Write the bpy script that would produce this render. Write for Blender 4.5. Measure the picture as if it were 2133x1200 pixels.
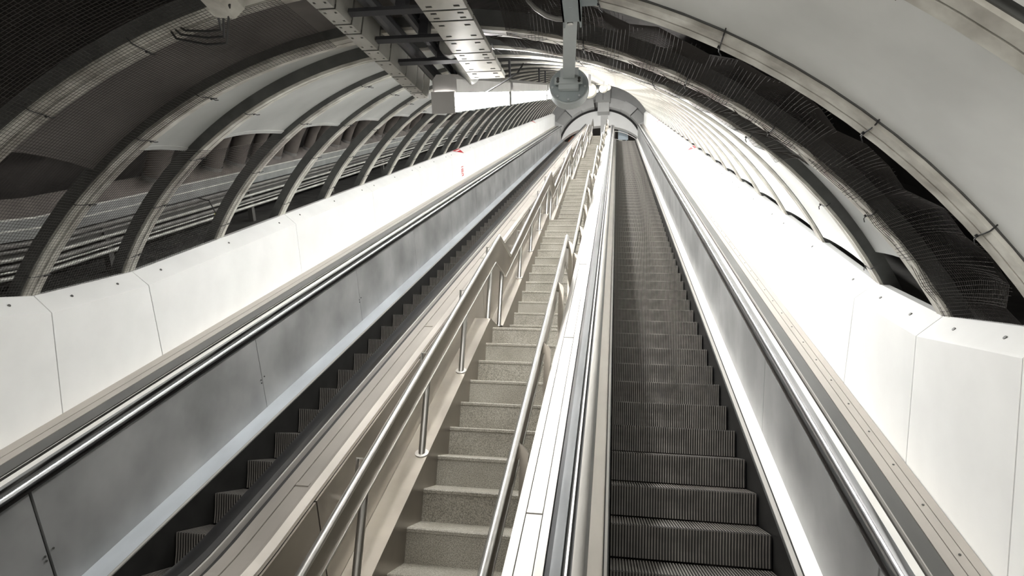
import bpy, math, random
from mathutils import Vector, Matrix
random.seed(7)
scene = bpy.context.scene
for o in list(bpy.data.objects): bpy.data.objects.remove(o)
COL = scene.collection
PI = math.pi
# ------------------------------------------------------------------ camera
ZC = 1.81                                   # eye height above the lower landing
F_PX, PITCH, YAW, ROLL = 1319.1, math.radians(12.484), math.radians(9.337), math.radians(3.025)
def camera():
    cp, sp, cy, sy, cr, sr = (math.cos(PITCH), math.sin(PITCH), math.cos(YAW), math.sin(YAW), math.cos(ROLL), math.sin(ROLL))
    fw = Vector((-sy*cp, cy*cp, sp)); rt = Vector((cy, sy, 0)); up = rt.cross(fw)
    r2 = cr*rt + sr*up; u2 = -sr*rt + cr*up
    cam = bpy.data.cameras.new('camera'); ob = bpy.data.objects.new('camera', cam); COL.objects.link(ob)
    cam.sensor_width = 36.0; cam.lens = F_PX*36.0/2133.0; cam.clip_start = .02; cam.clip_end = 200
    m = Matrix((r2, u2, -fw)).transposed().to_4x4(); m.translation = Vector((0, 0, ZC)); ob.matrix_world = m
    scene.camera = ob
camera()
# ------------------------------------------------------------------ world, exposure, large lights
w = bpy.data.worlds.new('world'); scene.world = w; w.use_nodes = True
w.node_tree.nodes['Background'].inputs[0].default_value = (.75, .8, .85, 1)
w.node_tree.nodes['Background'].inputs[1].default_value = .03
scene.view_settings.view_transform = 'Standard'; scene.view_settings.look = 'None'
scene.view_settings.gamma = 1; scene.view_settings.use_curve_mapping = False
scene.view_settings.exposure = 0.30
LAMP_STRENGTH = 82.0
def area(name, loc, rot, sx, sy, power, color=(1, .97, .92)):
    l = bpy.data.lights.new(name, 'AREA'); l.shape = 'RECTANGLE'; l.size = sx; l.size_y = sy; l.energy = power; l.color = color
    o = bpy.data.objects.new(name, l); COL.objects.link(o); o.location = loc; o.rotation_euler = rot; return o
# unseen area lights added for the glow of the lower concourse
area('concourse_fill', (-.6, .5, 3.5), (math.radians(-8), 0, 0), 2.4, .9, 84)
area('concourse_fill', (-1.2, -4.5, 3.2), (math.radians(50), 0, 0), 4.0, 1.4, 150)
# ceiling lamp of the upper concourse
area('upper_concourse_light', (-1.0, 40.0, 22.6), (0, 0, 0), 4, 4, 160)
area('portal_fill', (-1.0, 31.6, 20.1), (math.radians(72), 0, 0), 1.6, .5, 110)  # added unseen light, aimed uphill to brighten the portal

# ------------------------------------------------------------------ space: slope frame (X, S along incline, N normal), bends at the foot
A30 = math.radians(30); CA, SA = math.cos(A30), math.sin(A30); N0 = 2.910
def inc(x, s, n):
    return Vector((x, s*CA - (n-N0)*SA, s*SA + (n-N0)*CA + ZC))
SB, RC = 2.2, 2.93
def W(x, s, n):
    """escalator path: straight incline, an arc at the foot, then level"""
    if s >= SB: return inc(x, s, n)
    c = inc(x, SB, RC)
    phi = min((SB-s)/RC, A30); a = A30 - phi; r = RC - n
    p = c + Vector((0, r*math.sin(a), -r*math.cos(a)))
    rest = (SB-s) - A30*RC
    if rest > 0: p.y -= rest
    return p
# tunnel path: polyline of the wall panels' fold line (N = 1.55)
REF = [(-4.9, (-5.5, .235)), (.6, (.0, .235)), (1.0, (.88, .24)), (1.51, (1.80, .255)), (2.43, (2.72, .37)), (3.35, (3.57, .585)), (4.27, None)]
_p = inc(0, 4.27, 1.55); REF[-1] = (4.27, (_p.y, _p.z-ZC))
def _dir(i):
    a, b = REF[i][1], REF[i+1][1]; l = math.hypot(b[0]-a[0], b[1]-a[1]); return ((b[0]-a[0])/l, (b[1]-a[1])/l)
def _nrm_at(i):
    d = [(CA, SA)] if i == len(REF)-1 else [_dir(i)]
    if i > 0: d.append(_dir(i-1))
    y = sum(q[0] for q in d); z = sum(q[1] for q in d); l = math.hypot(y, z); y /= l; z /= l
    k = 1.0
    return (-z*k, y*k)
def TW(x, s, n):
    if s >= 4.27: return inc(x, s, n)
    if s <= REF[0][0]: i, t = 0, 0.0
    else:
        for i in range(len(REF)-1):
            if s <= REF[i+1][0]: break
        t = (s-REF[i][0])/(REF[i+1][0]-REF[i][0])
    a, b = REF[i][1], REF[i+1][1]; na, nb = _nrm_at(i), _nrm_at(i+1)
    y = a[0]+(b[0]-a[0])*t; z = a[1]+(b[1]-a[1])*t
    ny = na[0]+(nb[0]-na[0])*t; nz = na[1]+(nb[1]-na[1])*t
    return Vector((x, y+(n-1.55)*ny, z+(n-1.55)*nz+ZC))
def TA(s):
    """tilt of the tunnel cross-section at s"""
    a, b = TW(0, s, 0), TW(0, s, 2); return math.atan2(-(b.y-a.y), b.z-a.z)
XC = -1.04; RR = 3.20
S_TOP = 39.0
TOP = inc(0, S_TOP, 0)                      # y 35.2, z ~18.79

# ------------------------------------------------------------------ mesh helpers
class MB:
    def __init__(s): s.v = []; s.f = []; s.m = []
    def add(s, vs, fs, mi=0):
        o = len(s.v); s.v += [Vector(q) for q in vs]; s.f += [tuple(i+o for i in f) for f in fs]; s.m += [mi]*len(fs); return s
    def box(s, x0, x1, y0, y1, z0, z1, mi=0):
        vs = [(x, y, z) for x in (x0, x1) for y in (y0, y1) for z in (z0, z1)]
        return s.add(vs, [(0, 1, 3, 2), (4, 6, 7, 5), (0, 4, 5, 1), (2, 3, 7, 6), (0, 2, 6, 4), (1, 5, 7, 3)], mi)
    def hexa(s, p, mi=0):
        """8 corners: 4 of one end then 4 of the other, in the same order"""
        return s.add(p, [(3, 2, 1, 0), (4, 5, 6, 7), (0, 1, 5, 4), (1, 2, 6, 5), (2, 3, 7, 6), (3, 0, 4, 7)], mi)
    def loft(s, rings, mi=0, closed=True, caps=True):
        n = len(rings[0]); vs = [q for r in rings for q in r]; fs = []
        for i in range(len(rings)-1):
            for j in range(n if closed else n-1):
                k = (j+1) % n; fs.append((i*n+j, i*n+k, (i+1)*n+k, (i+1)*n+j))
        if caps and closed: fs += [tuple(range(n-1, -1, -1)), tuple((len(rings)-1)*n+j for j in range(n))]
        return s.add(vs, fs, mi)
    def tube(s, pts, r, n=8, mi=0, caps=True):
        pts = [Vector(p) for p in pts]; rings = []; prev = None
        for i, p in enumerate(pts):
            a = pts[max(i-1, 0)]; b = pts[min(i+1, len(pts)-1)]; d = (b-a).normalized()
            if prev is None:
                u = d.orthogonal().normalized()
            else:
                u = prev - d*prev.dot(d); u.normalize()
            prev = u; v = d.cross(u)
            k = 1.0
            if 0 < i < len(pts)-1:
                c = (p-a).normalized().dot((b-p).normalized()); k = 1/max(.5, math.sqrt(max(.01, (1+c)/2)))
            rings.append([p+(u*math.cos(2*PI*j/n)+v*math.sin(2*PI*j/n))*r*k for j in range(n)])
        return s.loft(rings, mi, True, caps)
    def cyl(s, a, b, r, n=16, mi=0, r2=None):
        a, b = Vector(a), Vector(b); d = (b-a).normalized(); u = d.orthogonal().normalized(); v = d.cross(u); r2 = r if r2 is None else r2
        return s.loft([[c+(u*math.cos(2*PI*j/n)+v*math.sin(2*PI*j/n))*q for j in range(n)] for c, q in ((a, r), (b, r2))], mi)
    def mesh(s, name, mats, smooth=False, origin=None):
        me = bpy.data.meshes.new(name); o = Vector(origin) if origin is not None else Vector((0, 0, 0))
        me.from_pydata([q-o for q in s.v], [], s.f)
        for m in (mats if isinstance(mats, (list, tuple)) else [mats]): me.materials.append(m)
        me.polygons.foreach_set('material_index', s.m)
        if smooth:
            me.polygons.foreach_set('use_smooth', [True]*len(me.polygons))
            try: me.set_sharp_from_angle(angle=math.radians(35))
            except Exception: pass
        me.validate(); me.update()
        import bmesh
        bm = bmesh.new(); bm.from_mesh(me); bmesh.ops.recalc_face_normals(bm, faces=bm.faces); bm.to_mesh(me); bm.free()
        return me
def put(name, me, parent=None, loc=None):
    o = bpy.data.objects.new(name, me); COL.objects.link(o)
    if parent: o.parent = parent
    if loc is not None: o.location = loc
    return o
def part(name, mb, mats, parent, smooth=False, label=None):
    """mesh built in world coordinates, stored relative to its (unrotated) root"""
    r = parent
    org = Vector((0, 0, 0))
    while r: org += r.location; r = r.parent
    o = put(name, mb.mesh(name, mats, smooth, org), parent)
    if label: o['label'] = label
    return o
def thing(name, label, cat, loc=(0, 0, 0), group=None, rx=0):
    o = bpy.data.objects.new(name, None); COL.objects.link(o); o.location = loc; o.empty_display_size = .1
    if rx: o.rotation_euler = (rx, 0, 0)
    return tag(o, label, cat, group)
def tag(o, label, cat, group=None):
    o['label'] = label; o['category'] = cat
    if group: o['group'] = group
    return o
def single(name, mb, mats, label, cat, group=None, smooth=False):
    c = sum(mb.v, Vector())/len(mb.v)
    return tag(put(name, mb.mesh(name, mats, smooth, c), None, c), label, cat, group)
def struct(name, mb, mats, smooth=False):
    o = put(name, mb.mesh(name, mats, smooth)); o['kind'] = 'structure'; return o
ORD = 'first second third fourth fifth sixth seventh eighth ninth tenth eleventh twelfth'.split()

# ------------------------------------------------------------------ materials
def mat(name, col, metal=0.0, rough=.5, var=.0, vscale=6.0, stretch=(1, 1, 1), bump=0.0, bscale=40.0, rvar=0.0, spec=.5, emit=None, estr=0, col2=None, detail=4):
    m = bpy.data.materials.new(name); m.use_nodes = True; nt = m.node_tree; b = nt.nodes['Principled BSDF']
    b.inputs['Base Color'].default_value = (*col, 1); b.inputs['Metallic'].default_value = metal; b.inputs['Roughness'].default_value = rough
    b.inputs['Specular IOR Level'].default_value = spec
    if emit: b.inputs['Emission Color'].default_value = (*emit, 1); b.inputs['Emission Strength'].default_value = estr
    if var or bump or rvar:
        tc = nt.nodes.new('ShaderNodeTexCoord'); mp = nt.nodes.new('ShaderNodeMapping'); mp.inputs['Scale'].default_value = stretch
        nt.links.new(tc.outputs['Object'], mp.inputs['Vector'])
        nz = nt.nodes.new('ShaderNodeTexNoise'); nz.inputs['Scale'].default_value = vscale; nz.inputs['Detail'].default_value = detail
        nt.links.new(mp.outputs['Vector'], nz.inputs['Vector'])
        if var:
            mx = nt.nodes.new('ShaderNodeMix'); mx.data_type = 'RGBA'
            c2 = col2 or tuple(c*(1-var) for c in col); c1 = col if col2 else tuple(min(1, c*(1+var*.35)) for c in col)
            mx.inputs[6].default_value = (*c2, 1); mx.inputs[7].default_value = (*c1, 1)
            rp = nt.nodes.new('ShaderNodeMapRange'); rp.inputs[1].default_value = .32; rp.inputs[2].default_value = .68
            nt.links.new(nz.outputs[0], rp.inputs[0]); nt.links.new(rp.outputs[0], mx.inputs[0]); nt.links.new(mx.outputs[2], b.inputs['Base Color'])
        if rvar:
            rr = nt.nodes.new('ShaderNodeMapRange'); rr.inputs[3].default_value = max(.03, rough-rvar); rr.inputs[4].default_value = min(1, rough+rvar)
            nt.links.new(nz.outputs[0], rr.inputs[0]); nt.links.new(rr.outputs[0], b.inputs['Roughness'])
        if bump:
            n2 = nt.nodes.new('ShaderNodeTexNoise'); n2.inputs['Scale'].default_value = bscale; n2.inputs['Detail'].default_value = 3
            nt.links.new(mp.outputs['Vector'], n2.inputs['Vector'])
            bp = nt.nodes.new('ShaderNodeBump'); bp.inputs['Strength'].default_value = bump; bp.inputs['Distance'].default_value = .01
            nt.links.new(n2.outputs[0], bp.inputs['Height']); nt.links.new(bp.outputs[0], b.inputs['Normal'])
    return m
M = {}
M['panel'] = mat('white_enamel', (.84, .845, .83), 0, .38, .05, 3)
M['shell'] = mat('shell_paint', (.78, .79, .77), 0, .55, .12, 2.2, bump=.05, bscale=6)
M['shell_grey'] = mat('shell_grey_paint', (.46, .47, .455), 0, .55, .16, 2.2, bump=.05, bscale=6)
M['shell_shaded'] = mat('shell_shaded', (.17, .155, .145), 0, .7, .4, 2.5)  # same shell; the dimness of its unlit bay is put into the colour
M['flange'] = mat('rib_flange_paint', (.68, .67, .61), 0, .5, .45, 7, col2=(.34, .32, .28))
M['web'] = mat('rib_web_paint', (.085, .087, .082), 0, .6, .3, 8)
M['tie'] = mat('black_tie', (.015, .015, .015), 0, .5)
M['net'] = mat('net_cord', (.04, .035, .032), 0, .8)
M['lining'] = mat('dark_lining', (.048, .042, .039), 0, .85, .5, 3)
M['ledge'] = mat('dark_ledge', (.10, .098, .09), 0, .7, .4, 5)
M['steel'] = mat('brushed_steel', (.60, .59, .565), 1, .36, .16, 5, (1, .15, .15), rvar=.08)
M['steel_panel'] = mat('balustrade_steel', (.40, .405, .40), .5, .48, .32, 1.6, (1, 1, 1), rvar=.10)
M['steel_warm'] = mat('warm_steel', (.37, .342, .30), .9, .36, .18, 2.5, rvar=.07)
M['fascia'] = mat('fascia_steel', (.30, .272, .232), .85, .40, .2, 3, rvar=.06)
M['deck'] = mat('deck_plate', (.47, .44, .40), .6, .40, .10, 6, (1, .3, .3), rvar=.05)
M['deck_bright'] = mat('deck_bright', (.47, .455, .43), .45, .5, .06, 6, (1, .3, .3))
M['guide'] = mat('guide_rail_steel', (.34, .34, .35), 1, .16, .15, 5, (1, .2, .2))
M['smoke'] = mat('smoky_steel', (.36, .37, .39), 1, .28, .25, 4, (1, .2, .2))
M['band'] = mat('dark_grey_band', (.11, .11, .105), .5, .42, .2, 5, (1, .2, .2))  # same steel as the smoky band, its dark reflections put into the colour
M['strip'] = mat('white_strip', (.86, .85, .82), .3, .35, .05, 6)
M['deck_blue'] = mat('bluish_deck', (.58, .62, .66), .75, .38, .15, 4, (1, .3, .3))
M['disc'] = mat('cream_disc', (.50, .475, .41), 0, .5)
M['slot'] = mat('black_slot', (.012, .012, .012), 0, .6)
M['rubber'] = mat('black_rubber', (.012, .012, .013), 0, .28, .3, 12)
M['skirt'] = mat('dark_skirt', (.022, .022, .021), .4, .45, .3, 6)
M['tread'] = mat('step_cleats', (.235, .22, .20), .4, .42, .35, 7)
M['groove'] = mat('step_groove', (.02, .019, .018), .2, .7)
M['trayside'] = mat('tray_paint', (.47, .46, .42), .2, .45, .15, 7)
M['conduit'] = mat('dark_conduit', (.045, .045, .05), .1, .45)
M['galv'] = mat('galvanised', (.62, .63, .62), .9, .35, .3, 10, rvar=.1)
M['duct'] = mat('dusty_duct', (.16, .14, .125), .1, .6, .3, 6)
M['duct_in'] = mat('duct_inside', (.01, .01, .01), 0, .9)
M['greyband'] = mat('cable_duct_grey', (.24, .25, .245), .3, .45, .25, 5)
M['pipe'] = mat('pale_pipe', (.60, .60, .56), .4, .4, .3, 8)
M['pipe_dark'] = mat('dull_pipe', (.27, .265, .25), .3, .5, .3, 8)
M['lamp'] = mat('lamp_tube', (.95, .95, .95), 0, .4, emit=(1, .985, .96), estr=LAMP_STRENGTH)
M['lamp_body'] = mat('lamp_body', (.44, .43, .42), .3, .45, .1, 6)
M['bluegrey'] = mat('bluegrey_paint', (.33, .375, .385), .1, .45, .08, 10)
M['bluegrey_l'] = mat('pale_bluegrey', (.52, .56, .565), .1, .45, .06, 10)
M['red'] = mat('red_sign', (.50, .008, .018), 0, .4)
M['white'] = mat('white_letter', (.88, .86, .84), 0, .5)
M['yellow'] = mat('yellow_tag', (.75, .68, .06), 0, .5)
M['bolt'] = mat('dark_bolt', (.10, .10, .095), .6, .45)
M['portal'] = mat('portal_grey', (.55, .555, .55), 0, .5, .08, 2)
M['portal_d'] = mat('portal_grey_dark', (.40, .405, .40), 0, .5, .08, 2)
M['portal_w'] = mat('portal_white', (.86, .87, .87), 0, .45, .04, 2)
M['floor'] = mat('landing_floor', (.55, .54, .51), 0, .5, .2, 8)
M['concourse'] = mat('concourse_wall', (.62, .61, .58), 0, .6, .08, 2)
M['dark_int'] = mat('dark_interior', (.10, .095, .09), 0, .7)
M['orange'] = mat('red_brown_paint', (.42, .12, .06), 0, .5)
M['bluesign'] = mat('pale_blue_board', (.45, .53, .60), 0, .4)
def terrazzo():
    m = mat('terrazzo', (.40, .385, .335), 0, .62)
    nt = m.node_tree; b = nt.nodes['Principled BSDF']
    tc = nt.nodes.new('ShaderNodeTexCoord')
    n1 = nt.nodes.new('ShaderNodeTexNoise'); n1.inputs['Scale'].default_value = 3.0; n1.inputs['Detail'].default_value = 5
    n2 = nt.nodes.new('ShaderNodeTexNoise'); n2.inputs['Scale'].default_value = 170; n2.inputs['Detail'].default_value = 2
    v = nt.nodes.new('ShaderNodeTexVoronoi'); v.inputs['Scale'].default_value = 95
    for n in (n1, n2, v): nt.links.new(tc.outputs['Object'], n.inputs['Vector'])
    r = nt.nodes.new('ShaderNodeValToRGB'); r.color_ramp.elements[0].position = .33; r.color_ramp.elements[1].position = .66
    r.color_ramp.elements[0].color = (.13, .121, .10, 1); r.color_ramp.elements[1].color = (.40, .38, .325, 1)
    nt.links.new(n2.outputs[0], r.inputs[0])
    r2 = nt.nodes.new('ShaderNodeValToRGB'); r2.color_ramp.elements[0].position = .05; r2.color_ramp.elements[1].position = .22
    r2.color_ramp.elements[0].color = (.5, .48, .44, 1); r2.color_ramp.elements[1].color = (1, 1, 1, 1)
    nt.links.new(v.outputs['Distance'], r2.inputs[0])
    mx = nt.nodes.new('ShaderNodeMix'); mx.data_type = 'RGBA'; mx.blend_type = 'MULTIPLY'; mx.inputs[0].default_value = .55
    nt.links.new(r.outputs[0], mx.inputs[6]); nt.links.new(r2.outputs[0], mx.inputs[7])
    r3 = nt.nodes.new('ShaderNodeValToRGB'); r3.color_ramp.elements[0].position = .3; r3.color_ramp.elements[1].position = .7
    r3.color_ramp.elements[0].color = (.62, .6, .56, 1); r3.color_ramp.elements[1].color = (1, 1, 1, 1); nt.links.new(n1.outputs[0], r3.inputs[0])
    m2 = nt.nodes.new('ShaderNodeMix'); m2.data_type = 'RGBA'; m2.blend_type = 'MULTIPLY'; m2.inputs[0].default_value = .8
    nt.links.new(mx.outputs[2], m2.inputs[6]); nt.links.new(r3.outputs[0], m2.inputs[7]); nt.links.new(m2.outputs[2], b.inputs['Base Color'])
    return m
M['terrazzo'] = terrazzo()

# ------------------------------------------------------------------ sweeps along the escalator path
FOOT = [-.3, .1, .45, .66, .95, 1.25, 1.55, 1.85, 2.0, SB]
def sweep(mb, prof, s0=-.3, s1=S_TOP, mi=0, closed=True, fn=W, extra=()):
    """loft a cross-section [(x, n), ...] from s0 to s1"""
    ss = sorted({s0, s1, *[q for q in FOOT if s0 < q < s1], *[q for q in extra if s0 < q < s1]})
    return mb.loft([[fn(x, s, n) for x, n in prof] for s in ss], mi, closed)
def bar(x0, x1, n0, n1): return [(x0, n0), (x1, n0), (x1, n1), (x0, n1)]

# ------------------------------------------------------------------ structure: linings, floors, end walls
def lining(name, a0, a1, m, r=4.45):
    mb = MB(); rings = []
    ss = [-9, -4.9, .6, 1.0, 1.51, 2.43, 3.35, 4.27, 12, 22, 32, S_TOP+.4]
    na = 10
    for s in ss:
        s2 = max(s, -4.9); q = []
        for i in range(na+1):
            a = math.radians(a0+(a1-a0)*i/na); p = TW(XC+r*math.sin(a), s2, r*math.cos(a))
            if s < -4.9: p.y += s+4.9
            q.append(p)
        rings.append(q)
    mb.loft(rings, 0, False, False); return struct(name, mb, m)
lining('wall_left', -105, -48, M['lining']); lining('ceiling', -48, 48, M['lining']); lining('wall_right', 48, 105, M['lining'])
mb = MB(); mb.box(-5.6, 3.6, -9.5, 3.6, -.12, 0); struct('floor', mb, M['floor'])
mb = MB(); mb.box(-5.6, 3.6, TOP.y+.02, 46, TOP.z-.25, TOP.z-.02); struct('floor_top', mb, M['floor'])
mb = MB(); mb.box(-5.7, 3.7, -9.7, -9.5, 0, 5); struct('wall_back', mb, M['concourse'])
# sloping bed beneath the escalators and the stair
mb = MB(); sweep(mb, bar(-5.4, 3.4, -1.1, -.95), 1.0, S_TOP, fn=inc); struct('floor_bed', mb, M['lining'])
# far end wall of the upper concourse
mb = MB(); mb.box(-5.6, 3.6, 46, 46.2, TOP.z-.3, TOP.z+6); struct('wall_end', mb, M['dark_int'])
mb = MB(); mb.box(-5.6, 3.6, 37.4, 46, TOP.z+4.4, TOP.z+4.6); struct('ceiling_top', mb, M['dark_int'])

# ------------------------------------------------------------------ white wall panels left and right
NODES = [-4.4, -3.2, -2.0, -.9, .05, .6, 1.51, 2.43, 3.35, 4.27]
while NODES[-1] < S_TOP-2.6: NODES.append(NODES[-1]+2.43)
NODES.append(S_TOP)
BOT = {3.35: 3.27, 2.43: 2.33, 1.51: 1.35, .6: .45}
def wall_panel(side, i):
    s0, s1 = NODES[i]+.004, NODES[i+1]-.004
    sx = (lambda x: x) if side > 0 else (lambda x: 2*-1.0275-x)
    xb, xt = 1.575, 1.692
    def ring(s, sn):
        sb = BOT.get(round(sn, 2), sn)+(s-sn)
        bot = lambda x: (W(x, sb, .885) if sn > .3 else Vector((x, TW(x, s, 0).y, W(0, .45, .885).z)))
        return [bot(sx(xb)), TW(sx(xb-.006), s, 1.545), TW(sx(xb+.004), s, 1.555), TW(sx(xt), s, 1.655), TW(sx(xt+.05), s, 1.655), TW(sx(xt+.05), s, 1.60),
                TW(sx(xt-.02), s, 1.60), bot(sx(xb+.03))]
    mb = MB(); mb.loft([ring(s0, NODES[i]), ring(s1, NODES[i+1])])
    k = i-NODES.index(4.27)
    sd = 'left' if side < 0 else 'right'
    es = 'left' if side < 0 else 'right'
    if k < -3: lab, g = f'white enamel wall panel at the level foot of the {sd} wall', f'white wall panels at the level foot, {sd} side'
    elif k == -3: lab, g = f'white wall panel at the very edge of the photo, lowest on the {sd} wall', None
    elif k == -2: lab, g = f'white wall panel on the {sd} wall between photo edge and first kink', None
    elif k == -1: lab, g = f'short white wall panel on the {sd} wall between its two kinks', None
    elif k < 6: lab, g = f'{ORD[k]} full length white wall panel above the kinks on the {sd} wall', None
    else: lab, g = f'white wall panel high up the {sd} wall, one of the far row', f'far white wall panels on the {sd} wall'
    t = thing('wall_panel', lab, 'wall panel', ring(s0, NODES[i])[0], g)
    part('sheet', mb, M['panel'], t)
    if -4 < k < 5:
        L = s1-s0
        for fr in ((.24, L-.24) if L < 1.5 else (.24, L*.5, L-.24)):
            s = s0+fr; c = TW(sx((xb+xt)/2), s, 1.605); d = (TW(sx((xb+xt)/2), s, 1.7)-c).normalized()
            nn = (d*.6 + Vector((-side*.8, 0, 0))).normalized()
            q = MB(); q.cyl(c-nn*.004, c+nn*.003, .0095, 10); part('bolt', q, M['bolt'], t)
    return t
for side in (-1, 1):
    for i in range(2, len(NODES)-1): wall_panel(side, i)

# ------------------------------------------------------------------ arch ribs
RIB_S = [.6, 1.51, 2.43, 3.35, 4.27]
while RIB_S[-1] < S_TOP-1.3: RIB_S.append(RIB_S[-1]+1.212)
RA0, RA1 = -60.5, 60.5
def arc_strip(mb, r0, r1, y0, y1, a0=RA0, a1=RA1, n=44, mi=0, jit=0):
    rings = []
    for i in range(n+1):
        a = math.radians(a0+(a1-a0)*i/n); c, s = math.cos(a), math.sin(a)
        rings.append([Vector((r*s, y, r*c)) for r, y in ((r0, y0), (r0, y1), (r1, y1), (r1, y0))])
    return mb.loft(rings, mi)
_fl = MB(); arc_strip(_fl, RR-.006, RR+.012, -.062, -.004); arc_strip(_fl, RR-.006, RR+.012, .006, .062)
FLANGE = _fl.mesh('flange', M['flange'], True)
_wb = MB(); arc_strip(_wb, RR+.012, RR+.095, -.070, -.056); arc_strip(_wb, RR+.012, RR+.095, .056, .068); arc_strip(_wb, RR+.006, RR+.02, -.06, .06)
WEB = _wb.mesh('web', M['web'], True)
def tie_mesh():
    mb = MB(); r = RR-.012
    mb.tube([(-.010, -.085, .02), (-.004, -.068, -.006), (0, -.03, -.010), (.004, .02, -.008), (.010, .066, -.006), (.012, .080, .02)], .003, 6)
    mb.tube([(.004, .03, -.008), (.012, .045, -.022), (.03, .05, -.03)], .0026, 5)
    mb.box(-.004, .008, .026, .036, -.015, -.006)
    return mb.mesh('cable_tie', M['tie'])
TIE = tie_mesh()
def rib_center(s): return TW(XC, s, 0)
for k, s in enumerate(RIB_S):
    kk = k-1                                     # 0 = rib through the photo's upper corners
    if k == 0: lab, g = 'steel arch rib over the level foot, behind the nearest visible rib', None
    elif k == 1: lab, g = 'nearest pale arch rib, crossing only the upper right corner of the photo', None
    elif k == 2: lab, g = 'broad pale arch rib bordering the smooth grey ceiling sheet, second nearest', None
    elif k == 3: lab, g = 'arch rib with two pale strips standing at the first wall panel kink', None
    elif k == 4: lab, g = 'arch rib standing at the second wall panel kink, where the slope starts', None
    elif k < 15: lab, g = f'{ORD[k-5]} arch rib above the second wall panel kink', None
    else: lab, g = 'thin arch rib far up the tunnel among the crowded ribs', 'far arch ribs'
    t = thing('arch_rib', lab, 'arch rib', rib_center(s), g, rx=TA(s))
    put('flange', FLANGE, t)['label'] = 'two pale inner strips of the rib'
    put('web', WEB, t)['label'] = 'dark sides of the rib'
    if 1 <= k < 14:
        rnd = random.Random(k)
        a = -56.0
        while a < 57:
            if not (-20 < a < -2) and (k < 5 or a < 0):
                o = put('cable_tie', TIE, t); ar = math.radians(a)
                o.location = (RR*math.sin(ar), 0, RR*math.cos(ar)); o.rotation_euler = (0, ar, rnd.uniform(-.15, .15))
            a += rnd.uniform(8.5, 12.5)

# ------------------------------------------------------------------ curved ceiling sheets between the ribs
def shell(s0, s1, a0, a1, bulge, m, lab, g=None, lip=False, flush=0):
    mb = MB(); nu, na = 8, 26; rings = []
    for off in (0, .02):
        for i in range(nu+1):
            u = i/nu; s = s0+(s1-s0)*u; q = []
            for j in range(na+1):
                ad = a0+(a1-a0)*j/na; a = math.radians(ad); fl = min(1, max(0, (ad+4)/16))*flush; r = RR+.05-.036*fl+off+bulge*(1-.35*fl)*math.sin(PI*u)**(1-.4*fl)
                q.append(TW(XC+r*math.sin(a), s, r*math.cos(a)))
            rings.append(q)
    n = na+1; vs = [p for r in rings for p in r]; fs = []
    for b in (0, nu+1):
        for i in range(nu):
            for j in range(na): fs.append(((b+i)*n+j, (b+i)*n+j+1, (b+i+1)*n+j+1, (b+i+1)*n+j))
    o = (nu+1)*n
    for i in range(nu):
        for j in (0, na): fs.append((i*n+j, (i+1)*n+j, o+(i+1)*n+j, o+i*n+j))
    for j in range(na):
        for i in (0, nu): fs.append((i*n+j, i*n+j+1, o+i*n+j+1, o+i*n+j))
    mb.add(vs, fs)
    t = thing('ceiling_sheet', lab, 'ceiling sheet', TW(XC, s0, RR), g)
    part('sheet', mb, m, t, True)
    if lip:
        q = MB(); r = RR+.05; b = math.radians(a0)
        rr = []
        for i in range(nu+1):
            u = i/nu; s = s0+(s1-s0)*u; r = RR+.045+bulge*math.sin(PI*u)
            rr.append([TW(XC+(r+d)*math.sin(b+e), s, (r+d)*math.cos(b+e)) for d, e in ((0, 0), (0, .012), (.008, .012), (.008, 0))])
        q.loft(rr); part('edge_strip', q, m, t, True)
    return t
GB = .035
for k in range(len(RIB_S)-1):
    s0, s1 = RIB_S[k]+(.06 if k < 4 else .004), RIB_S[k+1]-(.06 if k < 3 else .004)
    if k >= 4: s0, s1 = RIB_S[k]+.072, RIB_S[k+1]-.077
    if k == 0: shell(s0, s1, -14, 62, .012, M['shell'], 'smooth grey ceiling sheet in the upper right corner of the photo, outermost', None, False, 1)
    elif k == 1: shell(s0, s1, -14, 62, .012, M['shell'], 'broad smooth grey ceiling sheet filling the upper right of the photo', None, False, 1)
    elif k == 2: shell(s0, s1, -41, -2, GB, M['shell_shaded'], 'ceiling sheet coloured dark for shade over the net bay at upper left', None, True)
    elif k == 3:
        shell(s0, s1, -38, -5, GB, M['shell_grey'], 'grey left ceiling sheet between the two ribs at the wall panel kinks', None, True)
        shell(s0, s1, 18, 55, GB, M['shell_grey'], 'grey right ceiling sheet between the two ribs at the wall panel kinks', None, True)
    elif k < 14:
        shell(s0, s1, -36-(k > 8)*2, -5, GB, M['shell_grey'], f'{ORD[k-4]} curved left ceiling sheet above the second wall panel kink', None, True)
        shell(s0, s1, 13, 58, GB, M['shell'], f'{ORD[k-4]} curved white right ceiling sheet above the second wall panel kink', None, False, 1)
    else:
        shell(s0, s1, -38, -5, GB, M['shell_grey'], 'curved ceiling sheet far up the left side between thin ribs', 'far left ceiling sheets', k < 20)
        shell(s0, s1, 13, 58.2, GB, M['shell'], 'curved white ceiling sheet far up the right side between thin ribs', 'far right ceiling sheets', False, 1)

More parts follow.
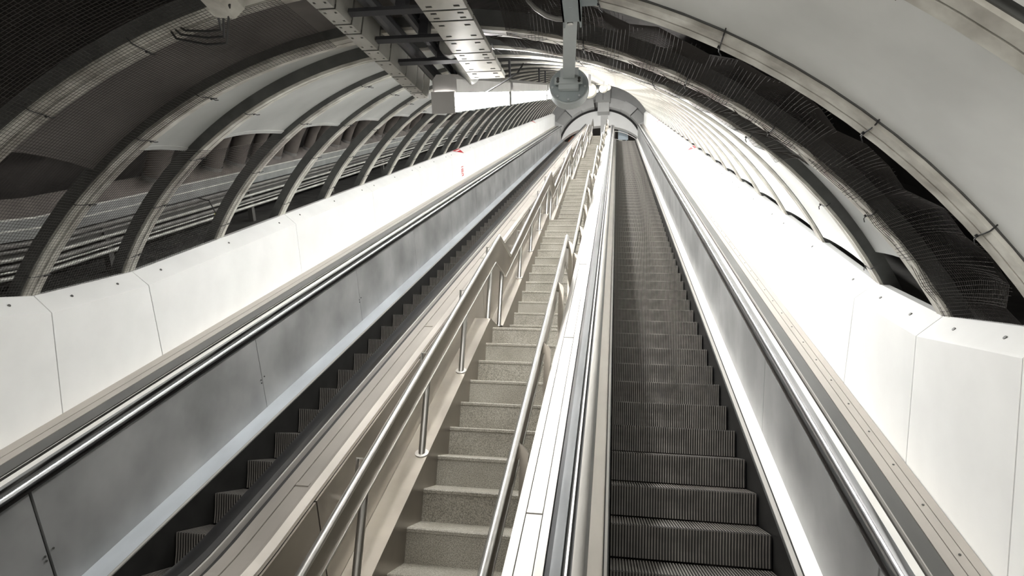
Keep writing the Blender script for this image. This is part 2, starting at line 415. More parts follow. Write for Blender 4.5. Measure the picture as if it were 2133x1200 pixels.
# ------------------------------------------------------------------ escalators
def step_mesh():
    """one escalator step; origin at the front edge, left end; 1.075 wide, 0.4 deep"""
    mb = MB(); Wd = 1.075; n = 54; p = Wd/n
    prof = [(.0, 0.0), (.400, 0.0)]
    ris = [(0.0, 0.0), (.010, -.05), (.022, -.10), (.032, -.16), (.038, -.225)]
    def strip(x0, x1, pts, off, mi):
        vs = []; fs = []
        for y, z in pts: vs += [(x0, y, z), (x1, y, z)]
        for i in range(len(pts)-1): fs.append((2*i, 2*i+1, 2*i+3, 2*i+2))
        mb.add(vs, fs, mi)
    path = [(.398, .0)]+[(y, z) for y, z in ris]
    inner = [(.398, -.010)]+[(y+.009, z-(.010 if i == 0 else 0)) for i, (y, z) in enumerate(ris)]
    for i in range(n):
        x0 = i*p; x1 = x0+p*.5
        strip(x0, x1, path, 0, 0)
        for x in (x0, x1):
            vs = []; fs = []
            for a, b in zip(path, inner): vs += [(x, *a), (x, *b)]
            for j in range(len(path)-1): fs.append((2*j, 2*j+1, 2*j+3, 2*j+2))
            mb.add(vs, fs, 1)
    strip(0, Wd, inner, 0, 1)
    mb.add([(0, .398, -.01), (0, .009, -.01), (0, .047, -.225), (0, .3, -.225)], [(0, 1, 2, 3)], 1)
    mb.add([(Wd, .398, -.01), (Wd, .009, -.01), (Wd, .047, -.225), (Wd, .3, -.225)], [(3, 2, 1, 0)], 1)
    me = bpy.data.meshes.new('step'); me.from_pydata(mb.v, [], mb.f); me.materials.append(M['tread']); me.materials.append(M['groove'])
    me.polygons.foreach_set('material_index', mb.m); me.update(); return me
STEP = step_mesh()
TAN = math.tan(A30)
def escalator(cx, label):
    root = thing('escalator', label, 'escalator', Vector((cx, 2.5, 0)))
    y0 = 4.361 + .0; z0 = -.842+ZC
    for k in range(-9, 78):
        y = y0+.4*k; z = z0+.4*TAN*k
        if k < 0:                                # the foot flattens out
            zf = [W(0, SB-.001, 0).z]
            d = inc(0, SB, 0)
            if y < d.y:
                c = inc(0, SB, RC); t = (y-c.y)/RC
                z = c.z-math.sqrt(max(0, RC*RC-(y-c.y)**2)) if t > 0 else c.z-RC
        if z > TOP.z+.02: break
        o = put('step', STEP, root); o.location = Vector((cx-.5375, y, z))-root.location
    return root
def plates(mb, x0, x1, n, th=.012, mi=0, s0=-.3, s1=S_TOP-.3): sweep(mb, bar(x0, x1, n-th, n), s0, s1, mi)
def seg_panels(root_part, xb, xt, nb, nt, th, m, seams, name='balustrade_panel', both=True):
    for a, b in zip(seams[:-1], seams[1:]):
        mb = MB(); g0, g1 = (.010 if q == 2.6 else .004 for q in (a, b)); sweep(mb, [(xb, nb), (xt, nt), (xt+th, nt), (xb+th, nb)], a+g0, b-g1); part(name, mb, m, root_part)
SEAMS = [-.3, .2, 2.6, 4.96, 7.34, 9.74, 12.14, 14.54, 16.94, 19.34, 21.74, 24.14, 26.54, 28.94, 31.34, 33.74, 36.14, S_TOP-.5]
def joint_bar(mb, x0, x1, n, s): sweep(mb, bar(x0, x1, n-.004, n+.004), s-.012, s+.012)

def group_part(name, parent, label=None):
    o = bpy.data.objects.new(name, None); COL.objects.link(o); o.parent = parent; o.empty_display_size = .1
    if label: o['label'] = label
    return o
def build_side(root, name, label, sgn, X, Nn, rubber=None, loc=None):
    """one balustrade; X holds absolute positions from the steps outward"""
    b = group_part(name, root, label)
    mb = MB(); sweep(mb, bar(X['skirt'], X['skirt']+sgn*.012, -.30, .115), -.3, S_TOP-.1); part('skirt', mb, M['skirt'], b)
    mb = MB(); sweep(mb, bar(X['trim'][0], X['trim'][1], .108, .124), -.3, S_TOP-.1); part('skirt_trim', mb, M['deck_bright'], b)
    mb = MB(); sweep(mb, bar(X['trim'][1], X['ideck'][0], .09, .112), -.3, S_TOP-.1); part('trim_gap', mb, M['slot'], b)
    mb = MB(); sweep(mb, [(X['ideck'][0], .105), (X['ideck'][1], .135), (X['ideck'][1], .115), (X['ideck'][0], .09)], -.3, S_TOP-.1); part('inner_deck', mb, M[X.get('ideck_m', 'deck_bright')], b)
    seg_panels(b, X['panel'][0], X['panel'][1], .13, Nn['panel'], sgn*.02, M['steel_panel'], SEAMS)
    mb = MB(); sweep(mb, [(X['panel'][1]+sgn*.012, Nn['panel']-.01), (X['panel'][1]+sgn*.012, Nn['panel']+.035), (X['panel'][1]+sgn*.05, Nn['panel']+.035), (X['panel'][1]+sgn*.05, Nn['panel']-.01)], -.3, S_TOP-.5)
    part('shadow_gap', mb, M['slot'], b)
    for nm, (prof, m, sm) in X['outer'].items():
        nm = nm.split('#')[0]
        mb = MB(); sweep(mb, prof, -.3, S_TOP-.4); part(nm, mb, M[m], b, sm)
    return b
def nose(x0, x1, n0, n1, sgn, steps=7):
    """rounded guide-rail profile, inner edge x0 low, outer edge x1 high"""
    pts = []
    for i in range(steps+1):
        a = PI*.5*i/steps; pts.append((x1-(x1-x0)*math.cos(a), n0+(n1-n0)*math.sin(a)))
    return pts+[(x1, n0-.03), (x0+sgn*.006, n0-.03)]

esc_r = escalator(.5475, 'right escalator, empty dark ribbed steps rising beside the right white wall')
# right hand balustrade
RRX = dict(skirt=1.094, trim=(1.106, 1.137), ideck=(1.152, 1.246), panel=(1.246, 1.215), ideck_m='strip', outer={
    'guide_rail': (nose(1.192, 1.262, .855, .935, 1), 'guide', True),
    'bright_strip': (bar(1.262, 1.30, .91, .937), 'strip', False),
    'slot': (bar(1.30, 1.326, .86, .90), 'slot', False),
    'slot_edge': (bar(1.326, 1.332, .86, .936), 'deck_bright', False),
    'grey_band': (bar(1.332, 1.418, .91, .93), 'band', False),
    'deck_base': (bar(1.418, 1.574, .86, .905), 'slot', False),
    'deck_plate#1': (bar(1.4205, 1.4735, .905, .933), 'deck', False),
    'deck_plate#2': (bar(1.4765, 1.5215, .905, .935), 'deck', False),
    'deck_plate#3': (bar(1.5245, 1.570, .905, .936), 'deck', False)})
br = build_side(esc_r, 'balustrade', 'balustrade beside the right white wall', 1, RRX, dict(panel=.815))
for i in range(60):
    s = 2.2+.35*i; q = MB(); c = W(1.502, s, .936); d = (W(1.502, s, 1)-c).normalized(); q.cyl(c, c+d*.003, .006, 8)
    if i < 24: part('screw', q, M['bolt'], br)
CLX = dict(skirt=-.002, trim=(-.011, -.030), ideck=(-.036, -.129), panel=(-.13, -.126), ideck_m='deck', outer={
    'guide_rail': (nose(-.112, -.158, .865, .935, -1), 'deck_bright', True),
    'slot': (bar(-.158, -.178, .87, .905), 'slot', False),
    'bright_strip': (bar(-.178, -.188, .87, .93), 'steel', False),
    'slot#2': (bar(-.188, -.205, .87, .905), 'slot', False),
    'smoky_band': ([(-.205, .925), (-.225, .94), (-.25, .945), (-.272, .935), (-.272, .90), (-.205, .90)], 'smoke', True),
    'slot#3': (bar(-.272, -.279, .88, .905), 'slot', False),
    'deck_base': (bar(-.276, -.44, .84, .885), 'slot', False),
    'deck_plate#1': (bar(-.280, -.3215, .885, .933), 'deck_bright', False),
    'deck_plate#3': (bar(-.4090, -.454, .885, .933), 'deck_bright', False),
    'stair_cladding': (bar(-.440, -.452, -.45, .885), 'steel_warm', False)})
bc = build_side(esc_r, 'balustrade', 'balustrade between the right escalator and the stair', -1, CLX, dict(panel=.85))
JS = [.27, 2.635, 4.98, 7.34]
while JS[-1] < S_TOP-4: JS.append(JS[-1]+2.37)
for a, b in zip(JS[:-1], JS[1:]):
    mb = MB(); sweep(mb, bar(-.3262, -.4045, .885, .930), a+.017, b-.016); part('deck_plate', mb, M['deck_bright'], bc)
    mb = MB(); sweep(mb, bar(-.3262, -.4045, .885, .935), a-.012, a+.012); part('joint_strip', mb, M['deck_bright'], bc)

esc_l = escalator(-2.5, 'left escalator, empty dark ribbed steps rising beside the left white wall')
LLX = dict(skirt=-3.046, trim=(-3.052, -3.07), ideck=(-3.085, -3.222), panel=(-3.222, -3.232), ideck_m='deck_blue', outer={
    'guide_rail': (nose(-3.168, -3.243, .905, .965, -1), 'guide', True),
    'bright_strip': (bar(-3.243, -3.306, .93, .955), 'strip', False),
    'slot': (bar(-3.306, -3.352, .86, .90), 'slot', False),
    'slot_edge': (bar(-3.352, -3.360, .86, .945), 'steel', False),
    'slot#2': (bar(-3.360, -3.372, .86, .90), 'slot', False),
    'grey_band': (bar(-3.372, -3.475, .91, .945), 'band', False),
    'deck_base': (bar(-3.474, -3.634, .87, .915), 'slot', False),
    'deck_plate#1': (bar(-3.4775, -3.5435, .915, .948), 'deck', False),
    'deck_plate#2': (bar(-3.5470, -3.630, .915, .95), 'deck', False)})
bl = build_side(esc_l, 'balustrade', 'balustrade beside the left white wall', -1, LLX, dict(panel=.88))
for s in SEAMS[2:5]:
    for ds, n in ((-.03, .43), (-.03, .40), (.03, .44)):
        q = MB(); c = W(-3.222, s+ds, n); q.cyl(c, c+Vector((.006, 0, 0)), .007, 8); part('screw', q, M['bolt'], bl)
LRX = dict(skirt=-1.954, trim=(-1.940, -1.925), ideck=(-1.91, -1.83), panel=(-1.815, -1.81), outer={
    'handrail': ([(-1.832, .975), (-1.828, 1.01), (-1.812, 1.03), (-1.775, 1.035), (-1.748, 1.028), (-1.737, 1.005), (-1.742, .975)], 'rubber', True),
    'bright_strip': (bar(-1.736, -1.727, .95, 1.0), 'deck_bright', False),
    'slot': (bar(-1.727, -1.70, .93, .965), 'slot', False),
    'smoky_band': ([(-1.70, .975), (-1.682, .99), (-1.682, .95), (-1.70, .95)], 'steel_warm', False),
    'deck_base': (bar(-1.682, -1.50, .92, .955), 'slot', False),
    'deck_plate#1': (bar(-1.6795, -1.6185, .955, .998), 'deck', False),
    'deck_edge': ([(-1.5405, .998), (-1.522, 1.0), (-1.492, .972), (-1.492, .95), (-1.5405, .95)], 'deck', False)})
blr = build_side(esc_l, 'balustrade', 'balustrade with black rubber handrail between the left escalator and the stair', 1, LRX, dict(panel=.93))
for a, b in zip(JS[:-1], JS[1:]):
    mb = MB(); sweep(mb, bar(-1.6150, -1.5425, .955, .993), a+.017, b-.016); part('deck_plate', mb, M['deck'], blr)
    mb = MB(); sweep(mb, bar(-1.6150, -1.5425, .955, .999), a-.012, a+.012); part('joint_strip', mb, M['deck'], blr)
seams2 = [.2, 2.57, 4.4, 6.8, 9.2, 11.6, 14, 16.4, 18.8, 21.2, 23.6, 26, 28.4, 30.8, 33.2, 35.6, S_TOP-.5]
for a, b in zip(seams2[:-1], seams2[1:]):
    mb = MB(); sweep(mb, bar(-1.492, -1.480, -.35, .945), a+.006, b-.006); part('stair_cladding', mb, M['steel_warm'], blr)

# ------------------------------------------------------------------ fixed stair between the escalators
TRD, RIS, LDG = .32, .2179, 1.123
PY, PZ = 13*TRD+LDG, 14*RIS
YL, ZL = 6.79, 1.077+ZC                      # front edge of the first landing
stair = thing('staircase', 'narrow terrazzo staircase climbing between the two escalators', 'staircase', (-.89, 2.7, 0))
XS0, XS1 = -1.335, -.456
def stair_step(y, z, d):
    mb = MB(); c = .007
    pr = [(y, z-RIS-.12), (y, z-.03), (y-.006, z-.026), (y-.006, z-c), (y-.006+c, z), (y+d+.02, z), (y+d+.02, z-RIS-.12)]
    mb.loft([[Vector((x, a, b)) for a, b in pr] for x in (XS0, XS1)])
    part('step', mb, M['terrazzo'], stair)
for m in range(0, 7):
    for k in range(13, -1, -1):
        y = YL+PY*m-TRD*k; z = ZL+PZ*m-RIS*k
        if z < .1 or z > TOP.z+.03: continue
        stair_step(y, z, LDG if k == 0 else TRD)
# steel curbs under the left handrail: slope along each flight, level beside each landing
CP, CV = (6.62, 1.145+ZC), (7.33, 1.142+ZC)
def zig(peak, valley, dz=0, dy=0):
    pts = []
    for m in range(-1, 6):
        for q in (peak, valley): pts.append((q[0]+PY*m+dy, q[1]+PZ*m+dz))
    return pts
curb_pts = [p for p in zig(CP, CV)]
y_lo, y_hi = 2.35, 34.6
def clip(pts):
    out = []
    for (a, b) in zip(pts[:-1], pts[1:]):
        if b[0] <= y_lo or a[0] >= y_hi: continue
        def at(y): t = (y-a[0])/(b[0]-a[0]); return (y, a[1]+(b[1]-a[1])*t)
        p = a if a[0] >= y_lo else at(y_lo); q = b if b[0] <= y_hi else at(y_hi)
        if not out: out.append(p)
        out.append(q)
    return out
def ribbon(mb, pts, x0, x1, depth, mi=0):
    rings = [[Vector((x0, y, z)), Vector((x1, y, z)), Vector((x1, y, z-depth)), Vector((x0, y, z-depth))] for y, z in pts]
    return mb.loft(rings, mi)
cp = clip(curb_pts)
for a, b in zip(cp[:-1], cp[1:]):
    mb = MB(); ribbon(mb, [a, b], -1.4785, -1.305, .42); part('curb', mb, M['steel_warm'], stair)
# ------------------------------------------------------------------ stair railings
RP, RV = (6.93, 2.171+ZC), (7.77, 2.171+ZC)
def zat(pts, y):
    for a, b in zip(pts[:-1], pts[1:]):
        if a[0] <= y <= b[0]: return a[1]+(b[1]-a[1])*(y-a[0])/(b[0]-a[0])
    return None
tube_pts = clip(zig(RP, RV))
low_pts = clip(zig((6.806, 1.822+ZC), (7.515, 1.832+ZC)))
def railing(name, label, x, side):
    root = thing(name, label, 'railing', (x, 2.4, 0))
    for a, b in zip(tube_pts[:-1], tube_pts[1:]):
        mb = MB(); mb.tube([Vector((x, *a)), Vector((x, *b))], .021, 12); part('rail_tube', mb, M['steel'], root, True)
    # the fascia sheet beneath the tube, one per flight with its level piece
    fz = sorted({p[0] for p in tube_pts} | {p[0] for p in low_pts})
    fz = [y for y in fz if zat(tube_pts, y) is not None and zat(low_pts, y) is not None]
    cuts = [fz[0]]+[p[0] for p in tube_pts[1:-1] if any(abs(p[0]-(RP[0]+PY*m)) < .01 for m in range(-1, 6))]+[fz[-1]]
    for c0, c1 in zip(cuts[:-1], cuts[1:]):
        ys = [y for y in fz if c0-1e-6 <= y <= c1+1e-6]
        mb = MB(); rings = []
        for y in ys:
            zt, zb = zat(tube_pts, y)-.018, zat(low_pts, y)
            rings.append([Vector((x-.006, y, zt)), Vector((x+.006, y, zt)), Vector((x+.006, y, zb)), Vector((x-.006, y, zb))])
        mb.loft(rings); part('fascia', mb, M['fascia'], root)
        mb = MB(); ribbon(mb, [(y, zat(low_pts, y)+.004) for y in ys], x-.011, x+.011, .012); part('fascia_edge', mb, M['steel'], root)
    return root
rl = railing('stair_railing', 'brushed steel railing with deep fascia on the left side of the staircase', -1.325, -1)
for m in range(-1, 6):
    for dy in (-3.17, -2.11, -1.07, 0, .70):
        y = 6.70+dy+PY*m
        zb, zt = zat(cp, y), zat(low_pts, y)
        if zb is None or zt is None: continue
        mb = MB(); mb.cyl((-1.352, y, zb-.01), (-1.352, y, zt+.12), .025, 14); p = part('post', mb, M['steel'], rl, True)
        if m < 3:
            sl = Vector((0, 1, 0)) if dy >= 0 else Vector((0, PY-.72, PZ)).normalized()
            nn = Vector((1, 0, 0)).cross(sl)
            q = MB(); c = Vector((-1.352, y, zb)); q.cyl(c-nn*.003, c+nn*.007, .05, 18); part('base_flange', q, M['steel'], p, True)
        if m < 4 and dy <= 0:
            zz = zat(tube_pts, y); q = MB()
            q.tube([(-1.337, y, zz-.05), (-1.41, y, zz-.045), (-1.41, y+.02, zz-.26), (-1.479, y+.02, zz-.28)], .008, 6); part('wall_bracket', q, M['steel'], rl)
rr_ = railing('stair_railing', 'brushed steel railing with bent flat posts on the right side of the staircase', -.535, 1)
for m in range(-1, 6):
    for dy in (-4.2, -3.17, -2.11, -1.07, 0, .70):
        y = 6.86+dy+PY*m
        zt = zat(tube_pts, y)
        if zt is None: continue
        # top of post: height of the stair tread under it
        zf = None
        for mm in range(0, 7):
            for k in range(13, -1, -1):
                yy = YL+PY*mm-TRD*k
                if yy <= y: zf = ZL+PZ*mm-RIS*k
        if zf is None: continue
        mb = MB(); t = .011; wd = .024
        prof = [(-.530, zt-.012), (-.474, zt-.060), (-.459, zt-.085), (-.459, zf-.005), (-.505, zf-.005), (-.505, zt-.11), (-.530, zt-.11)]
        mb.loft([[Vector((a, y+e, b)) for a, b in prof] for e in (-wd, wd)]); part('post', mb, M['fascia'], rr_)

# ------------------------------------------------------------------ lamps along the crown
LAMPS = [(3.95, 6.02), (6.16, 9.25), (9.42, 12.5)]
while LAMPS[-1][1] < S_TOP-4.2: LAMPS.append((LAMPS[-1][1]+.17, LAMPS[-1][1]+.17+3.08))
for i, (a, b) in enumerate(LAMPS):
    lab = ['glowing linear lamp nearest the perforated trays', 'second glowing linear lamp up the crown, beyond the grey end plate', 'third glowing linear lamp, half hidden by the round bracket drum'][i] if i < 3 else 'glowing linear lamp far up the crown behind the round drum'
    t = thing('linear_lamp', lab, 'lamp', inc(XC, a, 2.95), None if i < 3 else 'far linear lamps')
    mb = MB(); q = [(-.06, 2.915), (-.058, 2.84), (-.035, 2.805), (.03, 2.805), (.056, 2.84), (.06, 2.915)]
    sweep(mb, [(XC+x, n) for x, n in q], a+.03, b-.03, fn=inc); part('diffuser', mb, M['lamp'], t, False)
    mb = MB(); sweep(mb, [(XC-.075, 2.92), (XC-.075, 3.0), (XC-.05, 3.03), (XC+.05, 3.03), (XC+.075, 3.0), (XC+.075, 2.92)], a, b, fn=inc); sweep(mb, bar(XC-.078, XC-.070, 2.828, 3.0), a, b, fn=inc); part('housing', mb, M['lamp_body'], t)  # left wing added to the housing to keep light off the left sheets
    for s in (a-.03, b-.01):
        mb = MB(); sweep(mb, [(XC-.082, 2.80), (XC+.062, 2.80), (XC+.062, 2.93), (XC-.082, 2.93)], s, s+.02, fn=inc); part('end_plate', mb, M['lamp_body'], t)
    for s in (a+.3, b-.3):
        mb = MB(); mb.cyl(inc(XC, s, 3.02), inc(XC, s, RR+.02), .012, 8); part('hanger', mb, M['conduit'], t)

# ------------------------------------------------------------------ perforated cable trays under the crown at the foot
def tray_path(y): return ZC+1.84+(y-2.35)*.245       # world height of the tray underside
def tray(name, label, x0, x1, y0, y1, side_h, cuts):
    t = thing(name, label, 'cable tray', (x0, y0, tray_path(y0)))
    ys = [y0]+cuts+[y1]
    for a, b in zip(ys[:-1], ys[1:]):
        a2, b2 = a+.008, b-.008
        # underside sheet with two rows of slots: cell grid with holes left out
        mb = MB(); wx = x1-x0; L = b2-a2
        xs = [x0, x0+.12*wx, x0+.26*wx, x1-.26*wx, x1-.12*wx, x1]
        yc = [a2, a2+.16*L, a2+.16*L+.018, b2-.16*L-.018, b2-.16*L, b2]
        for i in range(5):
            for j in range(5):
                if i in (1, 3) and j in (1, 3): continue
                p = []
                for th in (0, .004):
                    for (u, v) in ((xs[i], yc[j]), (xs[i+1], yc[j]), (xs[i+1], yc[j+1]), (xs[i], yc[j+1])): p.append(Vector((u, v, tray_path(v)+th)))
                mb.hexa(p)
        part('tray_section', mb, M['trayside'], t)
        for sx_ in (x0, x1):
            if side_h:
                q = MB(); q.hexa([Vector((sx_+e, y, tray_path(y)+h)) for y in (a2, b2) for e, h in ((-.002, 0), (.002, 0), (.002, side_h), (-.002, side_h))]); part('side_wall', q, M['trayside'], t)
    q = MB()
    for c in ys[1:-1]: pass
    mb = MB(); mb.hexa([Vector((x, y, tray_path(y)+.03)) for y in (y0, y1) for x in (x0+.005, x1-.005)][:0] or [Vector((x, y, tray_path(y)+h)) for y in (y0, y1) for x, h in ((x0+.006, .012), (x1-.006, .012), (x1-.006, .03), (x0+.006, .03))]); part('cable_bed', mb, M['conduit'], t)
    return t
tray('cable_tray', 'flat perforated pale cable tray, the wider right one above the stair', -.90, -.69, 1.2, 3.50, .03, [1.5, 1.8, 2.1, 2.33, 2.5, 2.62, 2.86, 3.05, 3.17, 3.36])
tray('cable_tray', 'angular perforated pale cable tray with tall side, left of the wide tray', -1.385, -1.30, 1.2, 3.88, .17, [1.5, 1.8, 2.1, 2.42, 2.60, 2.72, 2.95, 3.12, 3.4, 3.6, 3.74])
def simple_tube(name, pts, r, m, label, cat, n=10): mb = MB(); mb.tube(pts, r, n); return single(name, mb, M[m], label, cat, None, True)
simple_tube('conduit', [(-1.20, y, tray_path(y)+.10) for y in (1.2, 2.4, 3.2, 3.6)]+[(-1.10, 3.9, tray_path(3.9)+.0)], .038, 'conduit', 'thick dark conduit running beside the angular tray', 'conduit')
simple_tube('conduit', [(-1.08, y, tray_path(y)+.13) for y in (1.2, 3.7)], .028, 'conduit', 'thinner dark conduit between the two perforated trays', 'conduit')
simple_tube('vent_pipe', [(-.96, y, tray_path(y)+.10) for y in (3.15, 3.70)], .06, 'galv', 'short shiny silver pipe between the trays', 'pipe', 16)
for i, y in enumerate((2.15, 2.55, 2.9, 3.25)):
    z = tray_path(y)
    mb = MB(); mb.box(-1.29, -.88, y-.02, y+.02, z+.03, z+.05); mb.box(-1.05, -1.0, y-.03, y+.03, z+.05, z+.2); mb.box(-1.09, -.96, y-.04, y+.04, z+.19, z+.2)
    t = single('hanger_bracket', mb, M['conduit'], f'{ORD[i]} dark hanger bracket between the trays, counted from the camera', 'bracket')
# cable loop under the trays by the first lamp
simple_tube('cable', [(-1.1, 3.66, tray_path(3.66)+.0), (-1.08, 3.72, tray_path(3.72)-.075), (-.95, 3.70, tray_path(3.7)-.085), (-.72, 3.52, tray_path(3.52)-.03), (-.60, 3.42, tray_path(3.42)+.0), (-.56, 3.40, tray_path(3.4)+.06)], .006, 'tie', 'thin black cable looping under the tray ends before the lamp', 'cable', 6)

# ------------------------------------------------------------------ round drum on a bracket arm, and its small siblings up the tunnel
def drum(c, facing, r, label, group=None, arm=None, face='bluegrey'):
    c = Vector(c); f = Vector(facing).normalized()
    t = thing('round_drum', label, 'drum fixture', c, group)
    u = f.orthogonal().normalized(); v = f.cross(u); n = 36
    mb = MB(); rings = []
    for d, q in ((.0, r*.92), (.004, r*.96), (.0, r), (-.055, r*1.02), (-.07, r*.98)): rings.append([c+f*d+(u*math.cos(2*PI*j/n)+v*math.sin(2*PI*j/n))*q for j in range(n)])
    mb.loft(rings, 0, True, True); part('rim', mb, M['bluegrey_l' if arm else 'disc'], t, True)
    mb = MB(); mb.cyl(c+f*.001, c+f*.006, r*.9, 36); part('face_plate', mb, M[face], t)
    return t, c, f

t, c, f = drum((-.244, 2.945, 3.541), (.03, -1, -.06), .101, 'blue-grey round drum hanging on a bracket arm under the crown, nearest', None, True)
mb = MB(); a0, a1 = Vector((-.243, 2.90, 3.575)), Vector((-.187, 2.20, 3.475)); d = (a1-a0).normalized(); sx_ = Vector((1, 0, 0)); up_ = d.cross(sx_)*-1
mb.hexa([q+sx_*x+up_*z for q in (a0, a1) for x, z in ((-.030, -.018), (.030, -.018), (.030, .018), (-.030, .018))]); part('arm', mb, M['bluegrey_l'], t, False)
mb = MB(); mb.box(-.315, -.173, 2.905, 2.915, 3.53, 3.565); mb.box(-.295, -.193, 2.915, 2.938, 3.505, 3.53); part('mounting_bracket', mb, M['bluegrey_l'], t)
mb = MB(); mb.box(-.29, -.196, 2.932, 2.938, 3.56, 3.635); part('back_plate', mb, M['bluegrey_l'], t)
for x in (-.298, -.190):
    for z in (3.541, 3.556):
        mb = MB(); mb.cyl((x, 2.9, z), (x, 2.906, z), .0075, 8); part('bolt', mb, M['bolt'], t)
for p, q in ((a0.lerp(a1, .80), .013), (a0.lerp(a1, .97), .018)):
    mb = MB(); mb.cyl(p-up_*.026, p+up_*.026, q, 12); part('bolt', mb, M['galv'], t)
for k in range(5):
    a = PI*(1.05+k*.225); p = Vector((-.244+.085*math.cos(a), 2.938, 3.541+.085*math.sin(a))); mb = MB(); mb.cyl(p, p+Vector((0, -.007, 0)), .006, 8); part('screw', mb, M['bluegrey_l'], t)
mb = MB(); mb.box(-.225, -.150, 2.12, 2.30, 3.45, 3.456); mb.box(-.225, -.218, 2.10, 2.34, 3.45, 3.86); mb.box(-.157, -.150, 2.10, 2.34, 3.45, 3.86); mb.box(-.15, -.085, 2.20, 2.26, 3.49, 3.50); part('hanger_plates', mb, M['bluegrey'], t)
for (x, s_, n), lab in zip(((-.382, 9.38, 2.917), (-.327, 16.3, 2.956), (-.326, 25.1, 2.993)), ('largest of the three pale discs far behind the blue-grey drum', 'middle one of the three pale discs far behind the blue-grey drum', 'smallest and farthest of the three pale discs behind the drum')):
    t, c, f = drum(inc(x, s_, n), (0, -1, -.1), .101, lab, None, None, 'disc')
    mb = MB(); mb.box(c.x-.02, c.x+.02, c.y-.02, c.y+.02, c.z+.05, c.z+.42); part('hanger', mb, M['lamp_body'], t)

# beige box at the upper left rib, with dark cable loops
t = thing('junction_box', 'beige sheet metal box at the top edge above the dark left bay', 'junction box', (-1.5, 1.98, 3.35))
mb = MB(); pr = [(-1.74, 3.53), (-1.66, 3.425), (-1.575, 3.415), (-1.54, 3.46), (-1.53, 3.70), (-1.74, 3.70)]
mb.loft([[Vector((x, y, z)) for x, z in pr] for y in (1.80, 2.12)]); part('housing', mb, M['flange'], t)
mb = MB(); mb.box(-1.68, -1.60, 1.96, 2.0, 3.69, 3.80); part('mount', mb, M['conduit'], t)
for i, dz in enumerate((0, -.035, -.07)):
    simple_tube('cable', [(-1.62+.03*i, 2.05, 3.43), (-1.74+.02*i, 2.26, 3.47+dz), (-1.90, 2.39, 3.56+dz), (-2.06-.02*i, 2.43, 3.60+dz*.6), (-2.20-.01*i, 2.44, 3.69)], .0055, 'tie', ['uppermost', 'middle', 'lowest'][i]+' dark cable loop hanging from the beige box onto the rib', 'cable', 6)
simple_tube('conduit', [(-.46, 2.60, 3.86), (-.423, 2.60, 3.793), (-.385, 2.615, 3.755), (-.335, 2.63, 3.725), (-.29, 2.64, 3.713), (-.20, 2.65, 3.713)], .012, 'pipe_dark', 'curved pale conduit left of the blue-grey bracket arm', 'conduit')

# ------------------------------------------------------------------ red markers on the wall panels
def marker(side, s, big, lab, grp=None):
    sx = (lambda x: x) if side > 0 else (lambda x: 2*-1.0275-x)
    t = thing('warning_marker', lab, 'sign', TW(sx(1.57), s, 1.56), grp)
    a0, a1 = Vector(TW(sx(1.58), s+.35, 1.553)), Vector(TW(sx(1.69), s+.35, 1.6605))
    nn = Vector((-side*.7, 0, .7)); L = .62*big
    p = [TW(sx(1.574), s, 1.5555), TW(sx(1.695), s, 1.663), TW(sx(1.695), s-L, 1.663)]
    mb = MB(); mb.loft([[q for q in p], [q+nn*.003 for q in p]]); part('triangle', mb, M['red'], t)
    q = [TW(sx(1.655), s-.06, 1.627), TW(sx(1.675), s-.06, 1.645), TW(sx(1.675), s-L*.72, 1.645), TW(sx(1.655), s-L*.60, 1.627)]
    mb = MB(); mb.loft([[v+nn*.0032 for v in q], [v+nn*.0042 for v in q]]); part('white_bar', mb, M['white'], t)
marker(-1, 15.2, 1.0, 'nearer red triangle marker on top of the left white wall')
marker(-1, 29.6, 1.0, 'farther red triangle marker on top of the left white wall')
marker(1, 14.9, 1.0, 'nearer red triangle marker on top of the right white wall')
marker(1, 27.2, 1.0, 'farther red triangle marker on top of the right white wall')
# red lettering below the nearer left marker: small strokes reading down the wall
t = thing('wall_lettering', 'small red lettering low on the left white wall below the red triangle', 'lettering', TW(-3.62, 14.95, 1.15))
def stroke(s0, s1, n0, n1, nm='glyph'):
    mb = MB(); mb.loft([[inc(-3.631, s, n) for s, n in ((s0, n0), (s1, n0), (s1, n1), (s0, n1))], [inc(-3.626, s, n) for s, n in ((s0, n0), (s1, n0), (s1, n1), (s0, n1))]]); part(nm, mb, M['red'], t)
for (s0, s1, n0, n1) in ((14.86, 15.06, 1.245, 1.265), (14.86, 15.06, 1.20, 1.215), (14.93, 14.98, 1.12, 1.2), (14.86, 14.9, 1.12, 1.2), (15.02, 15.06, 1.12, 1.19), (14.86, 15.04, 1.085, 1.105), (14.9, 15.06, 1.035, 1.06), (15.02, 15.08, 1.06, 1.08)): stroke(s0, s1, n0, n1)

